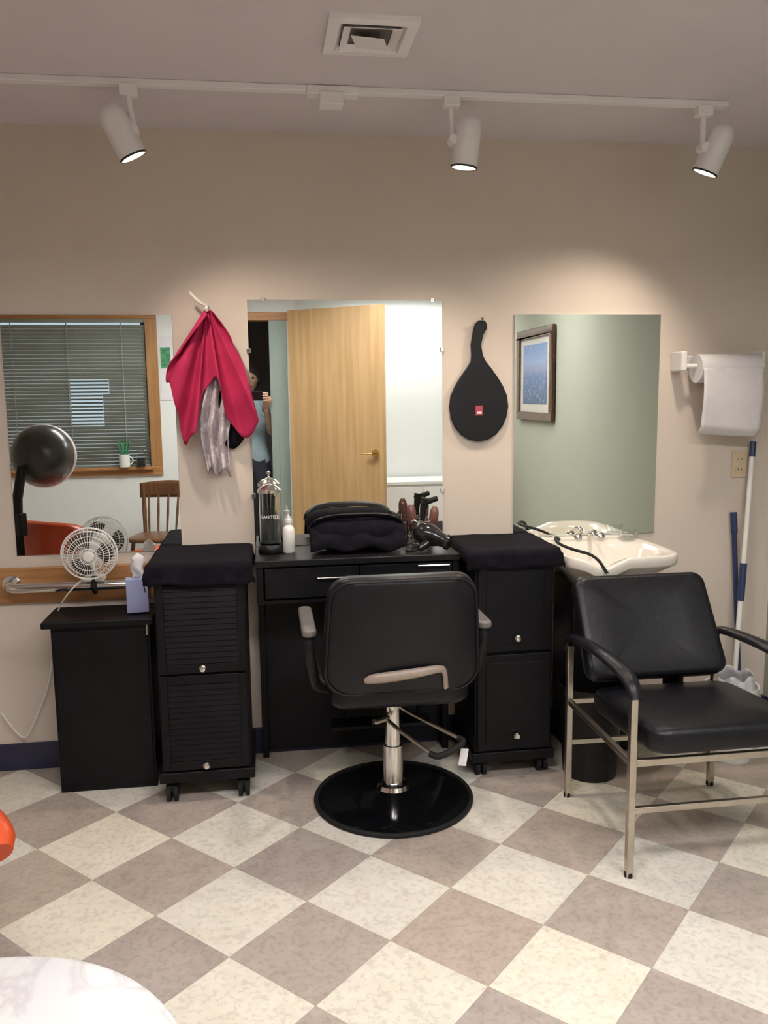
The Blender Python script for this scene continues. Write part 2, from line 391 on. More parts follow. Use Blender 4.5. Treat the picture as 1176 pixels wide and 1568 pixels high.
# ---------------------------------------------------------------- fan
g=G('desk_fan',(-.665,-.13,.90))
fc=Vector((-.665,-.150,.895));fd=Vector((.10,-1,-.12)).normalized();R=fd.to_track_quat('Z','Y').to_matrix()
def circ(r,zz,n=40):return [fc+R@Vector((r*cos(2*pi*k/n),r*sin(2*pi*k/n),zz)) for k in range(n)]
c=MB()
for r,zz in((.100,.0),(.094,.022),(.094,-.022),(.075,.032),(.055,.037),(.03,.04),(.075,-.034),(.04,-.042)):
    c.tube(circ(r,zz),.0016 if r<.1 else .0035,6,closed=True)
for k in range(44):
    a=2*pi*k/44;q=Vector((cos(a),sin(a),0))
    def pt(r,zz):return fc+R@(q*r+Vector((0,0,zz)))
    c.tube([pt(.02,.041),pt(.05,.038),pt(.075,.032),pt(.094,.022),pt(.100,0),pt(.094,-.022),pt(.075,-.034),pt(.04,-.042)],.0009,5)
c.build('cage','white',g)
c=MB();c.lathe([(0,.046),(.018,.044),(.022,.038),(.022,.034)],fc,R,24);c.lathe([(0,-.085),(.025,-.08),(.034,-.06),(.036,-.04),(.02,-.035)],fc,R,24);c.build('motor','white',g)
c=MB()
for k in range(3):
    a0=2*pi*k/3
    def bl(u,v_,a0=a0):
        a=a0+(u-.5)*1.5*(.5+.5*v_);r=.015+.07*v_*(1-.25*(2*u-1)**2);return fc+R@Vector((r*cos(a),r*sin(a),(u-.5)*.03))
    c.grid(bl,8,6)
c.build('blades','hood',g,solid=.001)
MB().tube([fc+Vector((0,.05,-.02)),(-.665,-.105,.83),(-.66,-.095,.80)],.010,10,sm=1).box(-.70,-.625,-.12,-.055,.782,.797).build('stand','white',g)
MB().tube([(-.66,-.108,.80),(-.665,-.122,.76),(-.66,-.10,.735)],.010,10).build('clamp','rubber',g)
MB().tube([(-.69,-.10,.80),(-.73,-.15,.77),(-.79,-.10,.70),(-.84,-.05,.60),(-.85,-.035,.48),(-.87,-.03,.36),(-.93,-.03,.22),(-.97,-.03,.14),(-1.0,-.03,.15),(-1.06,-.03,.25)],.003,6,sm=2).build('power_cord','white',g)

# blue tissue carton near rail
g=G('tissue_box',(-.49,-.2,.76))
MB().box(-.535,-.455,-.195,-.145,.67,.80,R=Matrix.Rotation(.15,3,'Z')).build('carton','bluebox',g,bevel=.003)
MB().grid(lambda u,v_:Vector((-.515+.05*u+.006*sin(9*v_),-.17+.012*sin(5*u+4*v_),.795+.10*v_*(1-.4*abs(u-.5)))),8,8).build('tissue','paper',g,solid=.001)

# ---------------------------------------------------------------- low black cabinet at left
g=G('low_cabinet',(-.62,-.14,.33))
MB().box(-.80,-.445,-.245,-.03,.0,.64).build('body','blackwood',g,bevel=.004)
MB().box(-.83,-.43,-.265,-.025,.64,.665).build('top','blackwood',g,bevel=.006)
MB().box(-.79,-.455,-.251,-.244,.03,.625).build('door','blackwood',g,bevel=.003)
MB().tube([(-.452,-.25,.655),(-.452,-.25,.60)],.008,8).build('hinge','chrome',g)

# ---------------------------------------------------------------- trolleys
def cloth_cover(x0,x1,y0,y1,zt,dl,dr,df,seed,g,name='cloth_cover'):
    n=44;cx,cy=(x0+x1)/2,(y0+y1)/2;hx,hy=(x1-x0)/2,(y1-y0)/2
    def fn(u,v_):
        U_=(u*2-1);V_=(v_*2-1)
        a=U_*(hx+.5*(dl+dr));b_=V_*(hy+df)
        ex=max(0,abs(a)-hx);ey=max(0,abs(b_)-hy)
        dropx=(dl if a<0 else dr)/(.5*(dl+dr))*ex
        x=max(-hx,min(hx,a));y=max(-hy,min(hy,b_))
        e=max(dropx,ey) if not(ex>0 and ey>0) else math.hypot(dropx,ey)*.85
        nz=noise.noise(Vector((a*9+seed,b_*9,seed)))
        nz2=noise.noise(Vector((a*22+seed,b_*22,seed+4)))
        fl=min(1,e/.05)
        sx=(1 if a>0 else -1);sy=(1 if b_>0 else -1)
        if ex>0:x+=sx*(.006+e*.10+fl*(.010*nz+.006*nz2))
        if ey>0:y+=sy*(.006+e*.10+fl*(.012*nz+.008*nz2)) if b_<0 else .004
        z=zt-e+.006*nz+.003*nz2
        if fl==0:z=zt+.004*abs(nz)+.004
        return Vector((cx+x,min(cy+y,-.012),z+ (.012*nz*fl)))
    MB().grid(fn,n,n).build(name,'blackcloth',g,solid=.003,ang=180)
def casters(g,x0,x1,y0,y1,top):
    c=MB()
    for x in(x0,x1):
        for y in(y0,y1):
            c.tube([(x-.020,y,.030),(x-.005,y,.030)],.030,18).tube([(x+.005,y,.030),(x+.020,y,.030)],.030,18)
            c.box(x-.022,x+.022,y-.016,y+.02,.038,.062).tube([(x,y,.03),(x,y,top)],.008,8)
    c.build('casters','rubber',g)
def knob(mb,x,y,z):
    mb.lathe([(0,.024),(.009,.023),(.014,.017),(.013,.010),(.006,.006),(.007,0)],(x,y,z),Vector((0,-1,0)).to_track_quat('Z','Y').to_matrix(),20)

g=G('storage_trolley',(-.235,-.22,.45))
X0,X1,F=-.405,-.085,-.385
MB().box(X0,X1,F,-.03,.115,.865).build('carcass','blackwood',g,bevel=.003)
MB().box(X0-.012,X1+.012,F-.012,-.02,.075,.115).build('plinth','blackwood',g,bevel=.005)
MB().box(X0-.015,X1+.015,F-.02,-.02,.862,.885).build('top_board','blackwood',g,bevel=.005)
casters(g,X0+.03,X1-.03,F+.015,-.07,.08)
def louver(z0,z1):
    s=MB();fw=.032
    s.box(X0+.006,X0+fw,F-.014,F,z0,z1).box(X1-fw,X1-.006,F-.014,F,z0,z1).box(X0+fw,X1-fw,F-.014,F,z0,z0+fw).box(X0+fw,X1-fw,F-.014,F,z1-fw,z1)
    z=z0+fw+.012
    while z<z1-fw-.004:
        s.box(X0+fw,X1-fw,F-.011,F-.006,z-.011,z+.011,R=Matrix.Rotation(-.25,3,'X'));z+=.0205
    s.build('louvered_door','blackwood',g,bevel=.0015,seg=2)
louver(.49,.855);louver(.125,.48)
k=MB();knob(k,-.245,F-.014,.508);knob(k,-.245,F-.014,.142);k.build('knobs','chrome',g)
cloth_cover(X0-.017,X1+.017,F-.022,-.02,.888,.06,.05,.075,3.1,g)

g=G('storage_trolley',(.92,-.2,.45))
X0,X1,F=.765,1.07,-.375
MB().box(X0,X1,F,-.03,.10,.865).build('carcass','blackwood',g,bevel=.003)
MB().box(X0-.01,X1+.01,F-.01,-.02,.06,.10).build('plinth','blackwood',g,bevel=.005)
MB().box(X0-.015,X1+.015,F-.02,-.02,.862,.885).build('top_board','blackwood',g,bevel=.005)
MB().box(X0+.008,X1-.008,F-.014,F,.50,.855).box(X0+.008,X1-.008,F-.014,F,.11,.49).build('doors','blackwood',g,bevel=.005)
MB().box(X0+.04,X1-.04,F-.017,F-.013,.53,.82).box(X0+.04,X1-.04,F-.017,F-.013,.14,.46).build('door_panels','blackwood',g,bevel=.003)
casters(g,X0+.03,X1-.03,F+.03,-.07,.07)
k=MB();knob(k,.925,F-.017,.555);knob(k,.925,F-.017,.17);k.build('knobs','chrome',g)
cloth_cover(X0-.030,X1+.02,F-.022,-.02,.888,.03,.045,.06,7.7,g)

# ---------------------------------------------------------------- styling station desk
g=G('styling_station',(.34,-.15,.45))
MB().box(-.05,.728,-.30,-.012,.845,.870).build('counter_top','blacklam',g,bevel=.004)
MB().box(-.045,-.02,-.285,-.014,.70,.845).box(.70,.725,-.285,-.014,.70,.845).box(-.045,-.02,-.06,-.014,0,.70).box(.70,.725,-.09,-.014,0,.70).box(-.02,.70,-.03,-.014,.02,.845).box(-.02,.70,-.28,-.03,.70,.715).build('carcass','blackwood',g,bevel=.002)
MB().box(-.015,.338,-.296,-.285,.725,.838).box(.342,.695,-.296,-.285,.725,.838).build('drawer_fronts','blackwood',g,bevel=.002)
k=MB()
for xa,xb,z in((.18,.285,.80),(.56,.68,.832)):
    k.tube([(xa,-.295,z),(xa,-.315,z),(xb,-.315,z),(xb,-.295,z)],.004,8)
k.build('bar_handles','chrome',g)

# ---------------------------------------------------------------- things on the counter
T=.870
g=G('disinfectant_jar',(.012,-.13,T))
MB().lathe([(0,.002),(.046,.002),(.050,.010),(.046,.028),(.040,.034)],(.012,-.13,T)).build('base','blacklam',g)
MB().lathe([(0,.034),(.040,.034),(.0405,.04),(.0405,.235),(.0385,.235),(.0385,.04),(0,.038)],(.012,-.13,T)).build('cylinder','glass',g)
MB().lathe([(0,.041),(.0375,.041),(.0375,.13),(0,.13)],(.012,-.13,T)).build('fluid','liquid',g)
MB().lathe([(.041,.234),(.046,.236),(.046,.246),(.030,.262),(.012,.268),(0,.269)],(.012,-.13,T)).tube([(.012,-.13,T+.26),(.012,-.13,T+.285)],.004,8).lathe([(0,.282),(.009,.286),(.009,.294),(0,.298)],(.012,-.13,T),n=16).build('lid','chrome',g)
MB().tube([(.0,-.135,T+.05),(-.005,-.14,T+.23)],.005,8).tube([(.02,-.125,T+.05),(.028,-.12,T+.22)],.006,8).tube([(.01,-.12,T+.05),(.01,-.118,T+.225)],.005,8).build('combs','rubber',g)
tc=bpy.data.curves.new('label','FONT');tc.body='SANITIZE';tc.size=.016;tc.align_x='CENTER';tc.extrude=.0002
to=bpy.data.objects.new('label',tc);COL.objects.link(to);to.location=(.012,-.1725,T+.14);to.rotation_euler=(pi/2,0,0);tc.materials.append(M['label']);attach(to,g)

g=G('spray_bottle',(.082,-.14,T))
MB().lathe([(0,0),(.021,0),(.024,.004),(.024,.085),(.019,.100),(.010,.108),(.010,.116),(.013,.117),(.013,.128),(.006,.13),(.003,.150),(0,.151)],(.082,-.14,T),n=24).build('bottle','white',g)

g=G('tool_bag',(.345,-.15,T))
def bag(u,v_):
    a=2*pi*u;x=(v_*2-1)
    s=(1-abs(x)**5)**.5 if abs(x)<1 else 0
    ca,sa=cos(a),sin(a)
    r=1+.06*noise.noise(Vector((x*3,ca*2,sa*2)))
    zz=.068+.066*s*math.copysign(abs(sa)**.75,sa)*r
    return Vector((.345+.185*x,-.145+.075*s*ca*r,T+max(.002,zz)))
MB().grid(bag,32,30,cu=True).build('body','blackcloth',g,ang=180)
def flap(u,v_):
    x=(u*2-1)*.185;t=v_
    wv=noise.noise(Vector((x*12,t*3,2)))*.016
    y=-.165-.060*sin(t*pi*.6);z=T+.105-.085*t+.010*sin(x*40)*t+wv
    return Vector((.345+x,y-.012*t,z))
MB().grid(flap,36,14).build('folded_cape','blackcloth',g,solid=.008,ang=180)
MB().tube([(.165,-.16,T+.085),(.175,-.175,T+.115),(.22,-.185,T+.138),(.34,-.188,T+.145),(.46,-.185,T+.140),(.51,-.175,T+.118),(.52,-.16,T+.085)],.012,10,sm=2,flat=(.6,1.3)).build('handle','vinyl',g)

g=G('curling_iron_stand',(.61,-.09,T))
s=MB();qx,qy=.61,-.088
for i in range(4):s.tube([(qx+.052*cos(2*pi*k/28),qy+.045*sin(2*pi*k/28),T+.012+.03*i) for k in range(28)],.0028,6,closed=True)
for k in range(6):
    a=k*pi/3;s.tube([(qx+.052*cos(a),qy+.045*sin(a),T),(qx+.052*cos(a),qy+.045*sin(a),T+.105)],.0028,6)
s.build('wire_rack','chrome',g)
s=MB()
for (x,y,tx,ty,hh) in((.585,-.10,-.015,-.01,.17),(.645,-.10,.02,-.01,.16)):
    s.tube([(x,y,T+.01),(x+tx*.5,y+ty*.5,T+.08),(x+tx*.8,y+ty*.8,T+.10),(x+tx,y+ty,T+hh-.02),(x+tx,y+ty,T+hh)],[.011,.013,.019,.019,.008],12,sm=1)
s.build('curling_irons','brownb',g)
MB().tube([(.615,-.08,T+.02),(.625,-.08,T+.14),(.635,-.085,T+.19)],[.009,.012,.02],10).tube([(.62,-.085,T+.17),(.68,-.10,T+.19)],[.014,.010],10).build('brush','rubber',g)
s=MB();s.tube([(.57,-.145,T+.03),(.555,-.15,T+.08),(.57,-.155,T+.12),(.60,-.155,T+.09),(.59,-.15,T+.04),(.56,-.15,T+.015)],.003,6,sm=2);s.build('cord','chrome',g)

g=G('hair_dryer',(.64,-.24,T))
s=MB();c0=Vector((.612,-.225,T+.068));dd=Vector((.78,-.50,-.30)).normalized();R=dd.to_track_quat('Z','Y').to_matrix()
s.lathe([(0,-.050),(.025,-.048),(.038,-.036),(.045,-.012),(.044,.013),(.036,.040),(.028,.06),(.025,.078),(.030,.083),(.030,.097),(.024,.10),(.0,.095)],c0,R,28)
s.build('barrel','smoke',g)
MB().tube([c0+Vector((0,0,.02)),c0+Vector((.0,-.03,-.03)),c0+Vector((-.04,-.04,-.048))],[.02,.018,.015],14,sm=1).build('grip','smoke',g)
MB().tube([c0+Vector((-.04,-.04,-.050)),c0+Vector((-.06,-.04,-.058)),c0+Vector((-.09,-.02,-.061)),c0+Vector((-.08,.0,-.061))],.004,8,sm=2).build('cord','rubber',g)

# ---------------------------------------------------------------- hand mirror on wall
g=G('hanging_hand_mirror',(.87,-.01,1.5))
k=.00262
prof=[(678,3,0),(675,16,0),(668,28,0),(656,38,0),(642,44,0),(625,47,0),(608,45,0),(592,38,0),(578,29,0),(566,20,0),(555,12,-1),(545,9,-3),(530,8,-5),(515,8.5,-2),(505,10.5,2),(498,9,3),(493,5,4)]
L_=[];Rr=[]
for y,hw,sh in prof:
    z=1.28+(678-y)*k;L_.append((.87+(sh-hw)*k,z));Rr.append((.87+(sh+hw)*k,z))
MB().prism(Rr+L_[::-1],XZ,-.022,-.004).build('body','vinyl',g,bevel=.004)
MB().box(.855,.885,-.0235,-.0215,1.385,1.425).build('label','pink',g,bevel=.001)
MB().box(.862,.880,-.0242,-.0232,1.392,1.400).build('label_print','label',g)
MB().tube([(.878,-.003,1.765),(.878,-.035,1.765),(.878,-.04,1.775)],.006,10).build('wall_peg','chrome',g)

# ---------------------------------------------------------------- hook + hanging towels
g=G('hanging_salon_cape',(-.20,-.04,1.55))
MB().tube([(-.205,-.002,1.825),(-.205,-.05,1.815),(-.235,-.06,1.835),(-.262,-.06,1.865)],.006,10,sm=1).tube([(-.205,-.03,1.82),(-.20,-.065,1.80)],.007,8).build('wall_hook','white',g)
hem=[(-.205,1.78),(-.285,1.665),(-.355,1.565),(-.365,1.535),(-.345,1.50),(-.315,1.42),(-.310,1.33),(-.300,1.30),(-.275,1.325),(-.245,1.38),(-.225,1.46),(-.205,1.53),(-.185,1.54),(-.160,1.50),(-.135,1.41),(-.110,1.35),(-.08,1.325),(-.045,1.34),(-.025,1.38),(-.035,1.47),(-.07,1.60),(-.12,1.70),(-.185,1.79)]
def hemp(t):
    s_=t*(len(hem)-1);i=min(int(s_),len(hem)-2);q=s_-i
    P=[Vector((*hem[max(0,min(len(hem)-1,i+o))],0)) for o in(-1,0,1,2)]
    return .5*((2*P[1])+(P[2]-P[0])*q+(2*P[0]-5*P[1]+4*P[2]-P[3])*q*q+(3*P[1]-P[0]-3*P[2]+P[3])*q**3)
def towel(u,v_):
    h=hemp(u);ax,az=-.20+.012*(u-.5)*2,1.80
    x=ax+(h.x-ax)*v_;z=az+(h.y-az)*v_
    ph=u*2*pi*5.2+.6+1.2*sin(u*5)
    fold=(sin(ph)*.5+.5)**.8
    amp=.006+.044*min(1,v_*1.2)
    y=-.040-amp*fold-.030*sin(pi*min(1,u))*v_+.012*noise.noise(Vector((x*11,z*8,1)))
    x+=.013*sin(ph+1.4)*v_*(1-.4*v_)
    z+=.012*sin(ph*2+.5)*v_**3*(1 if .05<u<.95 else 0)
    return Vector((x,min(y,-.012),z))
MB().grid(towel,130,30).build('magenta_cape','magenta',g,solid=.003,ang=180)
def lace(u,v_):
    a=(u-.5);wd=.016+.060*sin(min(1,v_*1.5)*pi*.6)*(1-.45*v_)
    x=-.182+a*wd*2*(.9)+.008*sin(v_*7);z=1.60-.42*v_+.03*sin(u*11)*v_*v_*.6
    y=-.050-.020*sin(u*2*pi*2.6+v_*3)*min(1,v_*3)-.01*sin(v_*20+u*9)*min(1,v_*2)
    return Vector((x,y,z))
MB().grid(lace,34,40).build('lace_cloth','lace',g,solid=.003,ang=180)
MB().grid(lambda u,v_:Vector((-.19+.10*u*(.5+.5*v_)+.03*v_,-.030-.008*sin(u*9+v_*2),1.60-(.28+.05*sin(u*3+.5))*v_)),18,14).build('black_cloth','blackcloth',g,solid=.004,ang=180)

# ---------------------------------------------------------------- salon styling chair
g=G('styling_chair',(.43,-.49,0))
cx,cy=.43,-.49
MB().lathe([(0,.052),(.055,.050),(.075,.042),(.16,.034),(.235,.024),(.272,.013),(.283,.008)],(cx,cy,0),n=64).build('base_plate','blackgloss',g)
MB().tube([(cx+.284*cos(2*pi*k/64),cy+.284*sin(2*pi*k/64),.009) for k in range(64)],.009,10,closed=True).build('base_ring','rubber',g)
MB().lathe([(.062,.048),(.055,.062),(.040,.068),(.036,.075),(.036,.21),(.030,.212),(.030,.42)],(cx,cy,0)).build('hydraulic_post','chrome',g)
MB().box(cx-.10,cx+.10,cy-.13,cy+.13,.40,.43).box(cx-.05,cx+.05,cy-.06,cy+.06,.375,.405).build('seat_plate','blacklam',g,bevel=.005)
MB().prism(rrect(.48,.48,.07,cx=cx,cy=cy+.01),XY,.430,.520).build('seat_cushion','vinyl',g,bevel=.028,seg=5)
Rk=Matrix.Rotation(math.radians(8),3,'X')
bc=Vector((cx,-.735,.505))
def bk(a,b_,d):
    wsc=1-.10*(b_/.40)
    curve=.035*(a/.25)**2
    return bc+Rk@Vector((a*wsc,d+curve,b_))
ol=rrect(.54,.41,.085,10,0,.19)
def slab(ol,fn,t,name,m,g,be):
    o=MB();n=len(ol);c=(sum(a for a,_ in ol)/n,sum(b_ for _,b_ in ol)/n)
    rings=[(.0,-t*.5-.006),(.5,-t*.5-.005),(.90,-t*.5),(.97,-t*.42),(1.,-t*.25),(1.,t*.25),(.97,t*.42),(.9,t*.5),(.5,t*.5+.01),(0,t*.5+.012)]
    vs=[];fs=[]
    for s_,d in rings:
        for a,b_ in ol:vs.append(fn(c[0]+(a-c[0])*s_,c[1]+(b_-c[1])*s_,d))
    for i in range(len(rings)-1):
        for k in range(n):fs.append((i*n+k,i*n+(k+1)%n,(i+1)*n+(k+1)%n,(i+1)*n+k))
    o.add(vs,fs);return o.build(name,m,g,ang=60)
slab(ol,bk,.065,'backrest','vinyl',g,0)
MB().tube([bk(a,b_,-.030) for a,b_ in rrect(.52,.39,.078,10,0,.19)],.003,6,closed=True).build('piping','rubber',g)
MB().tube([(cx-.130,-.770,.552),(cx-.11,-.785,.563),(cx-.05,-.795,.570),(cx+.05,-.795,.580),(cx+.11,-.790,.588),(cx+.132,-.778,.578),(cx+.14,-.76,.51)],[.010,.017,.018,.016,.013,.011,.010],14,sm=2,flat=(1.,.7)).build('rear_bumper','bumper',g)
for s_ in(-1,1):
    xx=cx+s_*.302
    MB().prism(rrect(.050,.34,.022,6,cx=xx,cy=-.49),XY,.672,.700).build('arm_pad','armsil',g,bevel=.010)
    MB().tube([(xx,-.63,.675),(xx,-.645,.62),(xx-s_*.015,-.60,.52),(xx-s_*.03,-.53,.45),(xx-s_*.09,-.50,.43)],.014,10,sm=2,flat=(.6,1.3)).tube([(xx,-.38,.675),(xx,-.36,.62),(xx-s_*.02,-.40,.52),(xx-s_*.04,-.44,.45),(xx-s_*.09,-.46,.43)],.014,10,sm=2,flat=(.6,1.3)).build('arm_bracket','blacklam',g)
MB().tube([(.405,-.50,.335),(.40,-.56,.325),(.53,-.745,.27),(.545,-.755,.268)],.007,10,sm=1).tube([(.455,-.50,.355),(.50,-.56,.34),(.63,-.705,.305)],.007,10,sm=1).tube([(.41,-.54,.33),(.36,-.56,.325),(.35,-.565,.33)],.010,10).build('pump_lever','brushed',g)
MB().tube([(.52,-.735,.272),(.545,-.758,.268),(.60,-.745,.285),(.645,-.72,.302),(.625,-.70,.306)],.011,12,sm=2).build('pump_pedal','rubber',g)
MB().box(.625,.652,-.722,-.718,.215,.275,R=Matrix.Rotation(.15,3,'Y')).build('care_tag','paper',g,smooth=False)
MB().box(cx-.2,cx+.2,-.22,-.12,.16,.175).tube([(cx-.15,-.30,.44),(cx-.15,-.2,.28),(cx-.15,-.17,.175)],.01,10).tube([(cx+.15,-.30,.44),(cx+.15,-.2,.28),(cx+.15,-.17,.175)],.01,10).build('footrest','blacklam',g,bevel=.004)

# ---------------------------------------------------------------- waiting armchair at right
g=G('waiting_armchair',(1.34,-.85,0))
xl,xr=1.065,1.625
s=MB()
for x in(xl,xr):
    s.box(x-.011,x+.011,-1.122,-1.098,.0,.585)
    s.box(x-.011,x+.011,-.592,-.568,.0,.575)
    s.box(x-.009,x+.009,-1.10,-.59,.355,.375)
s.box(xl,xr,-1.118,-1.102,.355,.378).box(xl,xr,-1.118,-1.102,.205,.225).box(xl,xr,-.588,-.572,.355,.375).box(xl,xr,-.588,-.572,.20,.22)
s.build('frame','brushed',g,bevel=.003)
s=MB()
for x in(xl,xr):s.lathe([(0,0),(.014,0),(.014,.012),(.011,.02)],(x,-1.11,0),n=14).lathe([(0,0),(.014,0),(.014,.012),(.011,.02)],(x,-.58,0),n=14)
s.build('feet','rubber',g)
for x in(xl,xr):
    MB().tube([(x,-.56,.555),(x,-.575,.60),(x,-.64,.618),(x,-.85,.632),(x,-1.02,.630),(x,-1.10,.610),(x,-1.125,.57)],[.016,.018,.02,.022,.024,.022,.017],12,sm=2,flat=(.75,1.15)).build('armrest','vinyl',g)
sc=Vector((1.355,-.925,.43))
def st(a,b_,d):return sc+Vector((a,b_,d+.02*(-b_/.25)))
slab(rrect(.51,.50,.06,8),st,.085,'seat_cushion','vinyl',g,0)
def ab(a,b_,d):
    q=Vector((a*(1-.04*b_/.38),d-.03*(a/.26)**2,b_));return Vector((1.325,-.71,.48))+Matrix.Rotation(math.radians(-32),3,'X')@q
slab(rrect(.51,.375,.045,8,0,.185),ab,.075,'backrest','vinyl',g,0)
MB().box(1.24,1.26,-.70,-.58,.36,.50).box(1.42,1.44,-.70,-.58,.36,.50).build('back_struts','blacklam',g,bevel=.003)

# ---------------------------------------------------------------- shampoo sink
g=G('shampoo_sink',(1.33,-.24,.86))
scx,scy=1.335,-.245
def supe(a,hx,hy,e=.42):
    c_,s_=cos(a),sin(a);return hx*math.copysign(abs(c_)**e,c_),hy*math.copysign(abs(s_)**e,s_)
rg=[(.40,.50,-.15,.9),(.62,.62,-.13,.8),(.82,.80,-.07,.6),(.985,.985,-.035,.42),(1.0,1.0,-.03,.42),(1.0,1.0,.0,.42),(.985,.985,.008,.42),(.93,.93,.006,.45),(.84,.80,-.002,.6),(.76,.72,-.02,.7),(.66,.60,-.09,.8),(.45,.42,-.125,1),(.08,.08,-.13,1)]
def snk(u,v_):
    i=min(int(round(v_*(len(rg)-1))),len(rg)-1);a=2*pi*u;kx,ky,z,e=rg[i]
    x,y=supe(a,.228*kx,.225*ky,e)
    nd=math.exp(-((x+.10)/.055)**2)*(1 if y<0 else 0)
    if i>=3 and y<-.1:z-=.040*nd*(1 if i<10 else 0)
    return Vector((scx+x,scy+y,.855+z))
MB().grid(snk,72,len(rg)-1,cu=True).build('basin','porc',g,ang=180)
MB().box(1.14,1.54,-.055,-.012,.845,.872).build('back_ledge','porc',g,bevel=.008)
s=MB();s.tube([(1.34,-.05,.865),(1.34,-.05,.885),(1.34,-.09,.893),(1.34,-.13,.88)],.008,12,sm=2)
s.lathe([(.018,0),(.016,.012),(.010,.018),(0,.02)],(1.29,-.05,.868),n=16).lathe([(.018,0),(.016,.012),(.010,.018),(0,.02)],(1.39,-.05,.868),n=16);s.build('faucet','chrome',g)
MB().tube([(1.21,-.05,.865),(1.17,-.10,.885),(1.13,-.25,.885),(1.15,-.36,.88),(1.21,-.44,.87),(1.24,-.48,.81)],.006,8,sm=2).build('spray_hose','rubber',g)
MB().box(1.20,1.46,-.24,-.014,.0,.72).build('pedestal','blacklam',g,bevel=.01)
MB().lathe([(.0,.0),(.03,0),(.036,.035),(.034,.035),(.028,.004)],(1.50,-.08,.865),n=20).build('rinse_cup','glass',g)

# wastebaskets
def bin_(name,x,y,r,h,m,bag):
    g=G(name,(x,y,0))
    MB().lathe([(0,0),(r*.8,0),(r*.82,.005),(r,h),(r*1.03,h+.006),(r*.97,h+.004),(r*.78,.01),(0,.008)],(x,y,0),n=40).build('bucket',m,g)
    if bag:
        MB().grid(lambda u,v_:Vector((x+(r*1.06-.03*(v_>.6)*v_)*cos(2*pi*u)*(1+.05*sin(13*u*2*pi)*v_),y+(r*1.06-.03*(v_>.6)*v_)*sin(2*pi*u)*(1+.05*sin(11*u*2*pi)*v_),h-.12+.17*v_+.01*sin(u*40))),60,8,cu=True).build('liner','bag',g,solid=.001,ang=180)
bin_('wastebasket',1.22,-.40,.125,.36,'blacklam',False)
bin_('trash_can',1.83,-.36,.10,.30,'white',True)

# ---------------------------------------------------------------- paper towel holder, outlet, mops
g=G('paper_towel_holder',(1.9,-.07,1.55))
yc=-.085
MB().box(1.70,1.725,-.10,-.002,1.555,1.635).box(2.055,2.07,-.10,-.002,1.555,1.635).box(1.71,2.06,-.014,-.002,1.575,1.62).build('bracket','white',g,bevel=.008)
MB().tube([(1.715,yc,1.575),(2.06,yc,1.575)],.010,12).build('rod','white',g)
MB().tube([(1.770,yc,1.565),(2.040,yc,1.565)],.058,36).build('roll','paper',g,ang=50)
def sheet(u,v_):
    z=1.565-.28*v_;y=yc-.060-.012*sin(v_*5+.5)*v_-.02*v_*(1-v_)
    if v_>.85:
        t=(v_-.85)/.15;y+=.035*t;z+=.012*t*t
    return Vector((1.773+.265*u,y+.004*sin(u*6),z-.018*u*(v_)))
MB().grid(sheet,14,30).build('hanging_sheet','paper',g,solid=.0015,ang=180)

g=G('wall_outlet',(2.03,0,1.155))
MB().box(1.995,2.065,-.008,-.001,1.10,1.215).build('cover_plate','ivory',g,bevel=.003)
s=MB()
for z in(1.135,1.18):
    s.prism(rrect(.036,.032,.01,5,2.03,z),XZ,-.0105,-.007)
s.build('receptacles','ivory',g,bevel=.001)
s=MB()
for z in(1.135,1.18):
    s.box(2.021,2.023,-.0115,-.010,z-.005,z+.006).box(2.036,2.038,-.0115,-.010,z-.005,z+.006)
s.build('slots','dark',g)

g=G('broom',(2.0,-.1,.6))
MB().tube([(2.075,-.028,1.225),(1.965,-.14,.05)],.011,12).build('pole','white',g)
MB().tube([(2.078,-.025,1.255),(2.071,-.032,1.19)],.0125,12).tube([(2.029,-.075,.735),(2.014,-.090,.575)],.015,14).build('grips','bluepole',g)
MB().box(1.87,2.01,-.16,-.12,.03,.06).build('head','bluepole',g,bevel=.008)
MB().box(1.875,2.005,-.155,-.125,.0,.032).build('bristles','rubber',g)
g=G('dustpan',(2.08,-.1,.4))
MB().tube([(2.005,-.022,.93),(2.06,-.040,.12)],.011,12).tube([(2.004,-.021,.95),(2.010,-.025,.86)],.014,12).build('pole','bluepole',g)
MB().box(2.03,2.18,-.16,-.03,.0,.012).box(2.03,2.18,-.045,-.03,.012,.12).box(2.03,2.04,-.16,-.03,.012,.06).box(2.17,2.18,-.16,-.03,.012,.06).build('pan','bluepole',g,bevel=.003)

# ---------------------------------------------------------------- round table, dryer chair
g=G('round_side_table',(-.52,-2.25,.45))
MB().lathe([(0,.42),(.355,.42),(.378,.425),(.385,.437),(.382,.448),(.37,.452),(0,.453)],(-.52,-2.25,0),n=72).build('table_top','marble',g)
MB().lathe([(.19,0),(.19,.012),(.05,.03),(.03,.05),(.03,.42)],(-.52,-2.25,0)).build('pedestal','white',g)

